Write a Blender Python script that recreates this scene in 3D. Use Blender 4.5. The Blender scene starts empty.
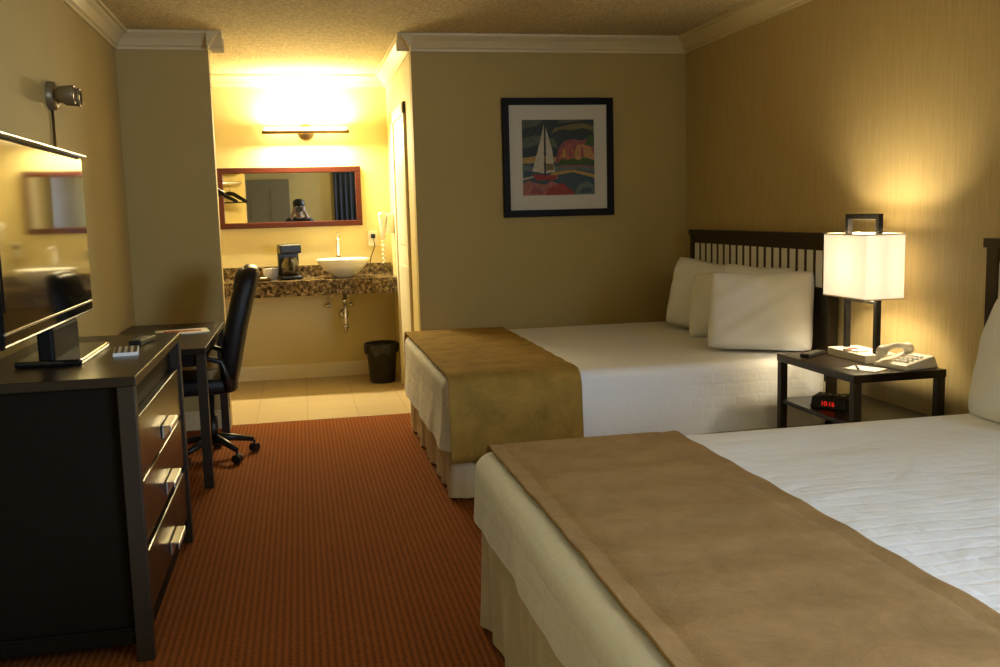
import bpy, math, random, bmesh
from mathutils import Vector, Matrix
random.seed(7)
scene=bpy.context.scene
COL=scene.collection
try:
    scene.view_settings.view_transform='Standard'
except Exception: pass

# ------------------------------------------------------------ materials
def nt(name):
    m=bpy.data.materials.new(name); m.use_nodes=True
    t=m.node_tree; b=t.nodes['Principled BSDF']; return m,t,b
def pm(name,color,rough=.5,metal=0,scale=12,var=.12,bump=0,bscale=None,coat=0,stretch=None,spec=None,bdist=.01):
    m,t,b=nt(name); N=t.nodes; L=t.links
    tc=N.new('ShaderNodeTexCoord'); src=tc.outputs['Object']
    if stretch:
        mp=N.new('ShaderNodeMapping'); mp.inputs['Scale'].default_value=stretch; L.new(src,mp.inputs['Vector']); src=mp.outputs['Vector']
    no=N.new('ShaderNodeTexNoise'); no.inputs['Scale'].default_value=scale; no.inputs['Detail'].default_value=4
    L.new(src,no.inputs['Vector'])
    mx=N.new('ShaderNodeMix'); mx.data_type='RGBA'
    c=Vector(color[:3])
    mx.inputs['A'].default_value=(*[max(0,v*(1-var)) for v in c],1); mx.inputs['B'].default_value=(*[min(1,v*(1+var)) for v in c],1)
    L.new(no.outputs['Fac'],mx.inputs['Factor']); L.new(mx.outputs['Result'],b.inputs['Base Color'])
    b.inputs['Roughness'].default_value=rough; b.inputs['Metallic'].default_value=metal
    if spec is not None: b.inputs['Specular IOR Level'].default_value=spec
    if coat: b.inputs['Coat Weight'].default_value=coat; b.inputs['Coat Roughness'].default_value=.05
    if bump:
        bp=N.new('ShaderNodeBump'); bp.inputs['Strength'].default_value=bump; bp.inputs['Distance'].default_value=bdist
        n2=N.new('ShaderNodeTexNoise'); n2.inputs['Scale'].default_value=bscale or scale*4; n2.inputs['Detail'].default_value=3
        L.new(src,n2.inputs['Vector']); L.new(n2.outputs['Fac'],bp.inputs['Height']); L.new(bp.outputs['Normal'],b.inputs['Normal'])
    return m

M={}
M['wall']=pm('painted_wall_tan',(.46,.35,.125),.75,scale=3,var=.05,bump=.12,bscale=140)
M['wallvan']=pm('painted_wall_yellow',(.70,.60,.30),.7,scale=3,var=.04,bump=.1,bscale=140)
M['crown']=pm('crown_paint',(.70,.60,.34),.45,var=.03)
M['white']=pm('white_paint',(.80,.75,.60),.45,var=.03)
M['darkwood']=pm('espresso_wood',(.020,.013,.008),.3,scale=6,var=.35,stretch=(1,12,12),spec=.35)
M['darkwood2']=pm('espresso_wood_satin',(.007,.005,.003),.6,scale=6,var=.3,stretch=(10,1,10),spec=.12)
M['drawer']=pm('drawer_wood',(.022,.013,.007),.28,scale=5,var=.4,stretch=(1,1,14),spec=.35)
M['legmetal']=pm('dark_bronze_leg',(.045,.036,.026),.4,.4,var=.1,spec=.3)
M['chrome']=pm('brushed_chrome',(.80,.80,.80),.25,1,var=.05)
M['pull']=pm('satin_nickel_pull',(.62,.60,.57),.38,.85,var=.05)
M['blackplastic']=pm('black_plastic',(.012,.012,.013),.35,var=.2)
M['matte']=pm('matte_black_plastic',(.008,.008,.008),.6,var=.2,spec=.1)
M['gloss']=pm('gloss_black',(.006,.006,.006),.06,var=.1,coat=.3)
M['silver']=pm('silver_trim',(.62,.60,.54),.3,.9,var=.05)
M['leather']=pm('black_leather',(.009,.008,.008),.4,scale=30,var=.3,bump=.25,bscale=120,spec=.3)
M['shadeedge']=pm('shade_trim',(.70,.60,.42),.8)
M['sheet']=pm('pillow_cotton',(.87,.88,.89),.85,scale=8,var=.02,bump=.4,bscale=6)
M['slatback']=pm('pale_panel',(.90,.90,.88),.7,var=.03)
M['skirt']=pm('bedskirt_fabric',(.62,.56,.43),.9,scale=20,var=.08,bump=.2)
M['porcelain']=pm('porcelain',(.85,.84,.78),.12,var=.02,coat=.5)
M['ivory']=pm('ivory_plastic',(.72,.68,.58),.4,var=.04)
M['paper']=pm('paper',(.75,.73,.68),.7,var=.04)
M['red']=pm('red_print',(.45,.05,.03),.5)
M['blackframe']=pm('black_frame',(.006,.005,.005),.5,spec=.15)
M['mahogany']=pm('mahogany_frame',(.07,.014,.006),.35,scale=5,var=.4,stretch=(1,10,10),spec=.4)
M['doorwood']=pm('door_paint_olive',(.16,.13,.07),.5,var=.08)
M['curtain']=pm('curtain_slate',(.012,.016,.026),.9,scale=20,var=.2)
M['bronze']=pm('bronze',(.20,.13,.05),.35,.8)
M['tanmetal']=pm('antique_tan_metal',(.22,.165,.085),.4,.4)
M['teal']=pm('soap_wrapper',(.35,.55,.60),.5)
M['glassdark']=pm('carafe_glass',(.03,.02,.015),.05,coat=1)
M['skin']=pm('skin',(.45,.28,.2),.5)
M['hair']=pm('hair_dark',(.015,.01,.008),.5,scale=80)
M['shirt']=pm('shirt_dark',(.02,.022,.03),.8)
M['trousers']=pm('trousers_navy',(.02,.03,.06),.8)
def emis(name,col,s):
    m,t,b=nt(name); b.inputs['Base Color'].default_value=(*col,1)
    no=t.nodes.new('ShaderNodeTexNoise'); no.inputs['Scale'].default_value=3
    mx=t.nodes.new('ShaderNodeMix'); mx.data_type='RGBA'
    mx.inputs['A'].default_value=(*col,1); mx.inputs['B'].default_value=(*[c*.97 for c in col],1)
    t.links.new(no.outputs['Fac'],mx.inputs['Factor']); t.links.new(mx.outputs['Result'],b.inputs['Emission Color'])
    b.inputs['Emission Strength'].default_value=s; return m
M['tube']=emis('lit_glass_tube',(1,.82,.46),36)
M['bulb']=emis('bulb_glow',(1,.82,.55),8)
M['digits']=emis('red_digits',(1,.02,.01),.8)
M['fill_globe']=emis('added_fill_globe',(1,.84,.60),1.5)  # glowing glass of the added fill fixture

def popcorn():
    m,t,b=nt('popcorn_ceiling'); N=t.nodes;L=t.links
    tc=N.new('ShaderNodeTexCoord')
    n=N.new('ShaderNodeTexNoise'); n.inputs['Scale'].default_value=56; n.inputs['Detail'].default_value=4;n.inputs['Roughness'].default_value=.6
    L.new(tc.outputs['Object'],n.inputs['Vector'])
    r=N.new('ShaderNodeValToRGB'); r.color_ramp.elements[0].position=.36;r.color_ramp.elements[1].position=.64
    r.color_ramp.elements[0].color=(.48,.39,.20,1); r.color_ramp.elements[1].color=(.74,.63,.37,1)
    L.new(n.outputs['Fac'],r.inputs['Fac']); L.new(r.outputs['Color'],b.inputs['Base Color'])
    bp=N.new('ShaderNodeBump'); bp.inputs['Strength'].default_value=1; bp.inputs['Distance'].default_value=.014
    L.new(n.outputs['Fac'],bp.inputs['Height']); L.new(bp.outputs['Normal'],b.inputs['Normal'])
    b.inputs['Roughness'].default_value=.95; return m
M['ceiling']=popcorn()
def wallpaper():
    m,t,b=nt('grasscloth_wallpaper'); N=t.nodes;L=t.links
    tc=N.new('ShaderNodeTexCoord'); mp=N.new('ShaderNodeMapping'); mp.inputs['Scale'].default_value=(1,24,1.5)
    L.new(tc.outputs['Object'],mp.inputs['Vector'])
    n=N.new('ShaderNodeTexNoise'); n.inputs['Scale'].default_value=3; n.inputs['Detail'].default_value=5; n.inputs['Roughness'].default_value=.7
    L.new(mp.outputs['Vector'],n.inputs['Vector'])
    r=N.new('ShaderNodeValToRGB'); r.color_ramp.elements[0].position=.3;r.color_ramp.elements[1].position=.72
    r.color_ramp.elements[0].color=(.48,.37,.155,1); r.color_ramp.elements[1].color=(.61,.48,.23,1)
    L.new(n.outputs['Fac'],r.inputs['Fac']); L.new(r.outputs['Color'],b.inputs['Base Color'])
    bp=N.new('ShaderNodeBump'); bp.inputs['Strength'].default_value=.12; bp.inputs['Distance'].default_value=.004
    L.new(n.outputs['Fac'],bp.inputs['Height']); L.new(bp.outputs['Normal'],b.inputs['Normal'])
    b.inputs['Roughness'].default_value=.55; return m
M['wallpaper']=wallpaper()
def carpet():
    m,t,b=nt('ribbed_carpet'); N=t.nodes;L=t.links
    tc=N.new('ShaderNodeTexCoord')
    w=N.new('ShaderNodeTexWave'); w.wave_type='BANDS'; w.bands_direction='X'; w.inputs['Scale'].default_value=14; w.inputs['Distortion'].default_value=1.1; w.inputs['Detail'].default_value=2; w.inputs['Detail Scale'].default_value=4
    w2=N.new('ShaderNodeTexWave'); w2.wave_type='BANDS'; w2.bands_direction='Y'; w2.inputs['Scale'].default_value=12; w2.inputs['Distortion'].default_value=9; w2.inputs['Detail Scale'].default_value=3
    L.new(tc.outputs['Object'],w.inputs['Vector']);L.new(tc.outputs['Object'],w2.inputs['Vector'])
    n=N.new('ShaderNodeTexNoise'); n.inputs['Scale'].default_value=110; n.inputs['Detail'].default_value=3; L.new(tc.outputs['Object'],n.inputs['Vector'])
    a=N.new('ShaderNodeMath');a.operation='MULTIPLY'; a.inputs[1].default_value=.34; L.new(w.outputs['Fac'],a.inputs[0])
    c=N.new('ShaderNodeMath');c.operation='MULTIPLY_ADD'; c.inputs[1].default_value=.08; L.new(w2.outputs['Fac'],c.inputs[0]); L.new(a.outputs[0],c.inputs[2])
    d=N.new('ShaderNodeMath');d.operation='MULTIPLY_ADD'; d.inputs[1].default_value=.6; L.new(n.outputs['Fac'],d.inputs[0]); L.new(c.outputs[0],d.inputs[2])
    r=N.new('ShaderNodeValToRGB'); e=r.color_ramp.elements; e[0].position=.15;e[0].color=(.10,.028,.007,1);e[1].position=.95;e[1].color=(.37,.118,.027,1)
    L.new(d.outputs[0],r.inputs['Fac']); L.new(r.outputs['Color'],b.inputs['Base Color'])
    bp=N.new('ShaderNodeBump'); bp.inputs['Strength'].default_value=.6; bp.inputs['Distance'].default_value=.006
    L.new(d.outputs[0],bp.inputs['Height']); L.new(bp.outputs['Normal'],b.inputs['Normal'])
    b.inputs['Roughness'].default_value=.95; b.inputs['Specular IOR Level'].default_value=.1; return m
M['carpet']=carpet()
def brickmat(name,c1,c2,mortar,sx,sy,ms,rough,off=.5):
    m,t,b=nt(name); N=t.nodes;L=t.links
    tc=N.new('ShaderNodeTexCoord')
    k=N.new('ShaderNodeTexBrick'); k.offset=off; k.inputs['Scale'].default_value=1; k.inputs['Brick Width'].default_value=sx; k.inputs['Row Height'].default_value=sy
    k.inputs['Mortar Size'].default_value=ms; k.inputs['Mortar Smooth'].default_value=.6
    k.inputs['Color1'].default_value=(*c1,1);k.inputs['Color2'].default_value=(*c2,1);k.inputs['Mortar'].default_value=(*mortar,1)
    L.new(tc.outputs['Object'],k.inputs['Vector']); L.new(k.outputs['Color'],b.inputs['Base Color'])
    b.inputs['Roughness'].default_value=rough; return m
M['tile']=brickmat('beige_floor_tile',(.58,.47,.29),(.54,.43,.26),(.38,.29,.17),.33,.33,.004,.3,off=0)
def quilt():
    m,t,b=nt('quilted_coverlet'); N=t.nodes;L=t.links
    tc=N.new('ShaderNodeTexCoord'); sp=N.new('ShaderNodeSeparateXYZ'); L.new(tc.outputs['Object'],sp.inputs[0])
    ge=N.new('ShaderNodeNewGeometry'); sn=N.new('ShaderNodeSeparateXYZ'); L.new(ge.outputs['True Normal'],sn.inputs[0])
    add=N.new('ShaderNodeMath');add.operation='ADD';L.new(sp.outputs['Y'],add.inputs[0]);L.new(sp.outputs['Z'],add.inputs[1])
    A=N.new('ShaderNodeCombineXYZ');L.new(sp.outputs['X'],A.inputs[0]);L.new(add.outputs[0],A.inputs[1])
    Bv=N.new('ShaderNodeCombineXYZ');L.new(sp.outputs['Y'],Bv.inputs[0]);L.new(sp.outputs['Z'],Bv.inputs[1])
    ab=N.new('ShaderNodeMath');ab.operation='ABSOLUTE';L.new(sn.outputs['X'],ab.inputs[0])
    gt=N.new('ShaderNodeMath');gt.operation='GREATER_THAN';gt.inputs[1].default_value=.6;L.new(ab.outputs[0],gt.inputs[0])
    mv=N.new('ShaderNodeMix');mv.data_type='VECTOR';L.new(gt.outputs[0],mv.inputs['Factor']);L.new(A.outputs[0],mv.inputs['A']);L.new(Bv.outputs[0],mv.inputs['B'])
    nw=N.new('ShaderNodeTexNoise');nw.inputs['Scale'].default_value=7;L.new(tc.outputs['Object'],nw.inputs['Vector'])
    wv=N.new('ShaderNodeMix');wv.data_type='VECTOR';wv.inputs['Factor'].default_value=.03;L.new(mv.outputs['Result'],wv.inputs['A']);L.new(nw.outputs['Color'],wv.inputs['B'])
    k=N.new('ShaderNodeTexBrick'); k.offset=.5; k.inputs['Scale'].default_value=1; k.inputs['Brick Width'].default_value=.11; k.inputs['Row Height'].default_value=.055
    k.inputs['Mortar Size'].default_value=.011; k.inputs['Mortar Smooth'].default_value=1
    L.new(wv.outputs['Result'],k.inputs['Vector'])
    n=N.new('ShaderNodeTexNoise'); n.inputs['Scale'].default_value=4.5; n.inputs['Detail'].default_value=4; n.inputs['Distortion'].default_value=.5; L.new(tc.outputs['Object'],n.inputs['Vector'])
    inv=N.new('ShaderNodeMath'); inv.operation='MULTIPLY'; inv.inputs[1].default_value=-.17; L.new(k.outputs['Fac'],inv.inputs[0])
    ad=N.new('ShaderNodeMath'); ad.operation='MULTIPLY_ADD'; ad.inputs[1].default_value=3.6; L.new(n.outputs['Fac'],ad.inputs[0]); L.new(inv.outputs[0],ad.inputs[2])
    bp=N.new('ShaderNodeBump'); bp.inputs['Strength'].default_value=.6; bp.inputs['Distance'].default_value=.0065
    L.new(ad.outputs[0],bp.inputs['Height']); L.new(bp.outputs['Normal'],b.inputs['Normal'])
    b.inputs['Base Color'].default_value=(.84,.85,.87,1); b.inputs['Roughness'].default_value=.85; b.inputs['Specular IOR Level'].default_value=.2; return m
M['quilt']=quilt()
def granite():
    m,t,b=nt('granite'); N=t.nodes;L=t.links
    tc=N.new('ShaderNodeTexCoord'); n=N.new('ShaderNodeTexNoise'); n.inputs['Scale'].default_value=34;n.inputs['Detail'].default_value=6;n.inputs['Roughness'].default_value=.8
    L.new(tc.outputs['Object'],n.inputs['Vector'])
    r=N.new('ShaderNodeValToRGB'); e=r.color_ramp.elements; e[0].position=.40;e[0].color=(.012,.008,.005,1);e[1].position=.64;e[1].color=(.42,.32,.18,1)
    x=e.new(.5); x.color=(.12,.08,.035,1)
    L.new(n.outputs['Fac'],r.inputs['Fac']);L.new(r.outputs['Color'],b.inputs['Base Color'])
    b.inputs['Roughness'].default_value=.15; return m
M['granite']=granite()
def suede(name,c,va=.3):
    m,t,b=nt(name); N=t.nodes;L=t.links
    tc=N.new('ShaderNodeTexCoord'); n=N.new('ShaderNodeTexNoise'); n.inputs['Scale'].default_value=7;n.inputs['Detail'].default_value=10;n.inputs['Roughness'].default_value=.75;n.inputs['Distortion'].default_value=.4
    L.new(tc.outputs['Object'],n.inputs['Vector'])
    r=N.new('ShaderNodeValToRGB'); e=r.color_ramp.elements; e[0].position=.3;e[0].color=(*[v*(1-va) for v in c],1);e[1].position=.7;e[1].color=(*[v*(1+va*.85) for v in c],1)
    L.new(n.outputs['Fac'],r.inputs['Fac']);L.new(r.outputs['Color'],b.inputs['Base Color'])
    bp=N.new('ShaderNodeBump');bp.inputs['Strength'].default_value=.5;bp.inputs['Distance'].default_value=.012;L.new(n.outputs['Fac'],bp.inputs['Height']);L.new(bp.outputs['Normal'],b.inputs['Normal'])
    b.inputs['Roughness'].default_value=.9;b.inputs['Specular IOR Level'].default_value=.1;return m
M['runner']=suede('suede_runner_golden',(.32,.20,.045))
M['runner2']=suede('suede_runner_tan',(.34,.215,.095),.22)
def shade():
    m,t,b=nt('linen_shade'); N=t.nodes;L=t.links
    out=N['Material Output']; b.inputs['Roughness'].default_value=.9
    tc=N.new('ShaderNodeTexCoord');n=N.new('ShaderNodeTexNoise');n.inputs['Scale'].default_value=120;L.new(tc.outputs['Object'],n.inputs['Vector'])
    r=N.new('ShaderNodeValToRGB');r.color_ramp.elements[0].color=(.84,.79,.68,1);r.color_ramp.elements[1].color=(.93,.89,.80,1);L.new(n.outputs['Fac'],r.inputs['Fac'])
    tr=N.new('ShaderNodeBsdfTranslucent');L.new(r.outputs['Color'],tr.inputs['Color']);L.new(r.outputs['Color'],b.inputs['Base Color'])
    b.inputs['Emission Color'].default_value=(1,.87,.66,1); b.inputs['Emission Strength'].default_value=.55  # even glow put into the linen itself, softens the pole shadows
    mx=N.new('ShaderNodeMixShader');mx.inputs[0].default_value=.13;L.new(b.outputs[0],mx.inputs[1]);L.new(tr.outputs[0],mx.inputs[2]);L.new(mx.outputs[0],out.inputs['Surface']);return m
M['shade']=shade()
m,t,b=nt('mirror_glass'); b.inputs['Metallic'].default_value=1;b.inputs['Roughness'].default_value=.01;b.inputs['Base Color'].default_value=(.85,.86,.82,1);M['mirror']=m

# ------------------------------------------------------------ builders
class B:
    def __init__(s): s.v=[];s.f=[];s.sm=[];s.mi=[];s.cur=0
    def add(s,vs,fs,smooth=False):
        o=len(s.v); s.v+= [tuple(v) for v in vs]; 
        for f in fs: s.f.append([i+o for i in f]); s.sm.append(smooth); s.mi.append(s.cur)
    def box(s,c,d,rot=None):
        x,y,z=d[0]/2,d[1]/2,d[2]/2
        vs=[Vector(p) for p in [(-x,-y,-z),(x,-y,-z),(x,y,-z),(-x,y,-z),(-x,-y,z),(x,-y,z),(x,y,z),(-x,y,z)]]
        if rot is not None: vs=[rot@v for v in vs]
        s.add([v+Vector(c) for v in vs],[(0,3,2,1),(4,5,6,7),(0,1,5,4),(1,2,6,5),(2,3,7,6),(3,0,4,7)]); return s
    def bb(s,a,b): return s.box([(a[i]+b[i])/2 for i in range(3)],[abs(b[i]-a[i]) for i in range(3)])
    def tube(s,path,r,n=12,closed=False,cap=True):
        P=[Vector(p) for p in path]; rs=r if isinstance(r,(list,tuple)) else [r]*len(P)
        vs=[];prev=None;m=len(P)
        for i,p in enumerate(P):
            if closed: d=(P[(i+1)%m]-P[i-1])
            else: d=(P[min(i+1,m-1)]-P[max(i-1,0)])
            d.normalize()
            if prev is None:
                a=Vector((0,0,1)) if abs(d.z)<.9 else Vector((1,0,0)); u=d.cross(a).normalized()
            else: u=(prev-d*prev.dot(d)).normalized()
            prev=u;w=d.cross(u)
            for k in range(n):
                a=2*math.pi*k/n; vs.append(p+(u*math.cos(a)+w*math.sin(a))*rs[i])
        fs=[]
        for i in range(m if closed else m-1):
            j=(i+1)%m
            for k in range(n): fs.append((i*n+k,i*n+(k+1)%n,j*n+(k+1)%n,j*n+k))
        o=len(s.v); s.add(vs,fs,True)
        if cap and not closed:
            s.f.append([o+k for k in range(n)][::-1]);s.sm.append(False);s.mi.append(s.cur)
            s.f.append([o+(m-1)*n+k for k in range(n)]);s.sm.append(False);s.mi.append(s.cur)
        return s
    def lathe(s,prof,c=(0,0,0),n=32,axis='z',sx=1,sy=1):
        vs=[];m=len(prof)
        for r,z in prof:
            for k in range(n):
                a=2*math.pi*k/n; q=(r*math.cos(a)*sx,r*math.sin(a)*sy,z)
                if axis=='x': q=(q[2],q[0],q[1])
                if axis=='y': q=(q[0],q[2],q[1])
                vs.append((q[0]+c[0],q[1]+c[1],q[2]+c[2]))
        s.add(vs,[(i*n+k,i*n+(k+1)%n,(i+1)*n+(k+1)%n,(i+1)*n+k) for i in range(m-1) for k in range(n)],True); return s
    def out(s,name,mat,parent=None,bevel=0,seg=2,label=None,subsurf=0,solid=0):
        me=bpy.data.meshes.new(name); me.from_pydata(s.v,[],s.f); me.update()
        mats=mat if isinstance(mat,list) else [mat]
        for q in mats: me.materials.append(M[q])
        for p,sm,mi in zip(me.polygons,s.sm,s.mi): p.use_smooth=sm;p.material_index=mi
        o=bpy.data.objects.new(name,me); COL.objects.link(o)
        if parent is not None: o.parent=parent
        if solid: q=o.modifiers.new('solid','SOLIDIFY');q.thickness=solid;q.offset=0
        if bevel: q=o.modifiers.new('bevel','BEVEL');q.width=bevel;q.segments=seg;q.limit_method='ANGLE'
        if subsurf: q=o.modifiers.new('sub','SUBSURF');q.levels=subsurf;q.render_levels=subsurf
        if label: o['label']=label
        return o
def thing(name,loc,label,cat,rz=0,group=None):
    e=bpy.data.objects.new(name,None); e.empty_display_size=.1; e.location=loc; e.rotation_euler=(0,0,rz); COL.objects.link(e)
    e['label']=label;e['category']=cat
    if group:e['group']=group
    return e
def tag(o,label,cat,group=None):
    o['label']=label;o['category']=cat
    if group:o['group']=group
    return o
def struct(o): o['kind']='structure'; return o
a=math.radians

XL,XR,D1,OL,OR,T,D2,H=-1.013,2.61,6.22,-.48,.753,6.28,7.99,2.44
YB=-1.7
# ------------------------------------------------------------ room
def sbox(name,p,q,mat): return struct(B().bb(p,q).out(name,mat))
sbox('floor',(XL-.1,YB-.1,-.1),(XR+.1,T,0),'carpet')
sbox('floor_tile',(XL-.1,T,-.1),(OR+.1,D2+.1,.002),'tile')
sbox('ceiling',(XL-.1,YB-.1,H),(XR+.1,D2+.1,H+.1),'ceiling')
sbox('wall_left',(XL-.1,YB-.1,0),(XL,D2+.1,H),'wall')
sbox('wall_front',(XL,YB-.1,0),(XR,YB,H),'wall')
sbox('wall_back',(OR,D1,0),(XR,D1+.1,H),'wall')
sbox('wall_partition',(XL,D1,0),(OL,D1+.1,H),'wall')
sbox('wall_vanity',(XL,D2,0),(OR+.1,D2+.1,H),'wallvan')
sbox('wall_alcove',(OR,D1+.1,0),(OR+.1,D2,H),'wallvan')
WY0,WY1,WZ0,WZ1=-1.30,.55,.80,2.1
w=B(); w.bb((XR,YB-.1,0),(XR+.1,WY0,H)).bb((XR,WY1,0),(XR+.1,D1+.1,H)).bb((XR,WY0,0),(XR+.1,WY1,WZ0)).bb((XR,WY0,WZ1),(XR+.1,WY1,H)); struct(w.out('wall_right','wallpaper'))
w=B(); 
w.bb((XR+.02,WY0,WZ0),(XR+.08,WY0+.05,WZ1)).bb((XR+.02,WY1-.05,WZ0),(XR+.08,WY1,WZ1)).bb((XR+.02,WY0,WZ0),(XR+.08,WY1,WZ0+.05)).bb((XR+.02,WY0,WZ1-.05),(XR+.08,WY1,WZ1)).bb((XR+.03,(WY0+WY1)/2-.02,WZ0),(XR+.07,(WY0+WY1)/2+.02,WZ1)); struct(w.out('window_1','white',bevel=.004))
d=B(); d.bb((-.88,YB,0),(-.12,YB+.03,2.0)).bb((-.8,YB+.03,1.1),(-.55,YB+.036,1.85)).bb((-.45,YB+.03,1.1),(-.2,YB+.036,1.85)).bb((-.8,YB+.03,.2),(-.55,YB+.036,.95)).bb((-.45,YB+.03,.2),(-.2,YB+.036,.95)); struct(d.out('door_1','doorwood',bevel=.004))
def curtain(name,x0,x1,label):
    b=B();n=90;vs=[];
    for j,z in enumerate((.3,1.0,1.6,2.2)):
        for i in range(n+1):
            f=i/n; vs.append((x0+(x1-x0)*f,YB+.09+.03*math.sin(f*(x1-x0)*70),z))
    b.add(vs,[(j*(n+1)+i,j*(n+1)+i+1,(j+1)*(n+1)+i+1,(j+1)*(n+1)+i) for j in range(3) for i in range(n)],True)
    e=thing(name,(0,0,0),label,'curtain'); b.out('fabric','curtain',e,solid=.004); B().tube([(x0-.05,YB+.09,2.21),(x1+.05,YB+.09,2.21)],.012).out('rod','bronze',e)
curtain('curtain',.66,1.42,'dark blue pleated fabric curtain on a bronze rod')
struct(B().bb((OR-.02,6.62,0),(OR,6.70,2.08)).bb((OR-.02,7.38,0),(OR,7.46,2.08)).bb((OR-.02,6.62,2.0),(OR,7.46,2.08)).out('trim_1','white',bevel=.004))
d=B(); d.bb((OR-.008,6.70,.01),(OR,7.38,2.0)).bb((OR-.013,6.78,1.1),(OR-.008,7.30,1.9)).bb((OR-.013,6.78,.15),(OR-.008,7.30,.95)); struct(d.out('door_2','white',bevel=.002))
prof=[(0,-.10),(.010,-.10),(.012,-.086),(.024,-.078),(.030,-.064),(.046,-.040),(.066,-.024),(.072,-.016),(.088,-.016),(.090,0),(0,0)]
tn=[2]
def crown(p0,p1,nrm,pr=prof,top=H,nm=None,mat='crown'):
    b=B();vs=[]
    for p in (p0,p1):
        for dd,z in pr: vs.append((p[0]+nrm[0]*dd,p[1]+nrm[1]*dd,top+z))
    n=len(pr); fs=[(i,(i+1)%n,n+(i+1)%n,n+i) for i in range(n)]+[tuple(range(n))[::-1],tuple(range(n,2*n))]
    b.add(vs,fs); o=b.out(nm or 'trim_%d'%tn[0],mat); 
    if not nm: tn[0]+=1
    bm=bmesh.new();bm.from_mesh(o.data);bmesh.ops.recalc_face_normals(bm,faces=bm.faces);bm.to_mesh(o.data);bm.free()
    struct(o)
crown((XL,YB),(XL,D1),(1,0)); crown((XR,YB),(XR,D1),(-1,0))
crown((OR-.09,D1),(XR,D1),(0,-1)); crown((XL,D1),(OL+.09,D1),(0,-1))
crown((OL,D1-.09),(OL,D1+.19),(1,0)); crown((OR,D1-.09),(OR,D2),(-1,0))
crown((XL,D2),(OR,D2),(0,-1)); crown((XL,D1+.1),(XL,D2),(1,0)); crown((XL,D1+.1),(OL+.09,D1+.1),(0,1)); crown((XL,YB),(XR,YB),(0,1))
bp=[(0,0),(0,.12),(.006,.12),(.014,.105),(.014,0)]
crown((XL,D2),(OR,D2),(0,-1),bp,0,'baseboard_vanity','white')
crown((OR,D1),(XR,D1),(0,-1),bp,0,'baseboard_back','crown'); crown((XL,D1),(OL,D1),(0,-1),bp,0,'baseboard_partition','crown')
crown((XR,YB),(XR,D1),(-1,0),bp,0,'baseboard_right','crown'); crown((XL,YB),(XL,D1),(1,0),bp,0,'baseboard_left','crown')

# ------------------------------------------------------------ beds
def rrect(x0,x1,y0,y1,r,n):
    w=x1-x0-2*r;h=y1-y0-2*r;arc=math.pi*r/2
    tot=2*w+2*h+4*arc;pts=[]
    for i in range(n):
        s=i/n*tot
        parts=[(w,'b'),(arc,0),(h,'r'),(arc,1),(w,'t'),(arc,2),(h,'l'),(arc,3)]
        for ln,k in parts:
            if s<=ln or k==3: break
            s-=ln
        if k=='b': p=(x0+r+s,y0);q=(0,-1)
        elif k=='r': p=(x1,y0+r+s);q=(1,0)
        elif k=='t': p=(x1-r-s,y1);q=(0,1)
        elif k=='l': p=(x0,y1-r-s);q=(-1,0)
        else:
            cs=[(x1-r,y0+r,-90),(x1-r,y1-r,0),(x0+r,y1-r,90),(x0+r,y0+r,180)][k]
            an=math.radians(cs[2])+s/r; q=(math.cos(an),math.sin(an)); p=(cs[0]+r*q[0],cs[1]+r*q[1])
        pts.append((p,q,i/n*tot))
    return pts
def drape(b,x0,x1,y0,y1,zt,zb,cr=.10,e=.055,flare=.03,wave=.012,n=300):
    P=rrect(x0,x1,y0,y1,cr,n);cx,cy=(x0+x1)/2,(y0+y1)/2
    rings=[]
    for k in (.02,.15,.35,.55,.75,.9):
        rings.append([(cx+(p[0]-q[0]*e-cx)*k,cy+(p[1]-q[1]*e-cy)*k,zt+.003*math.sin(2*math.pi*3*i/n+k*9)*(k>.1)) for i,(p,q,s) in enumerate(P)])
    for an in range(0,91,15):
        an=math.radians(an); rings.append([(p[0]-q[0]*e*(1-math.sin(an)),p[1]-q[1]*e*(1-math.sin(an)),zt-e+e*math.cos(an)) for p,q,s in P])
    for k in range(1,9):
        f=k/8
        R=[]
        for p,q,s in P:
            o=flare*f*f+wave*f*(math.sin(s*9)+.5*math.sin(s*19+1)+.25*math.sin(s*33+f*2))
            R.append((p[0]+q[0]*o,p[1]+q[1]*o,zt-e+(zb-zt+e)*f+.004*math.sin(s*5)*f))
        rings.append(R)
    vs=[v for R in rings for v in R]; fs=[]
    for j in range(len(rings)-1):
        for i in range(n): fs.append((j*n+i,(j+1)*n+i,(j+1)*n+(i+1)%n,j*n+(i+1)%n))
    fs.append(tuple(range(n)))
    b.add(vs,fs,True)
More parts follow.
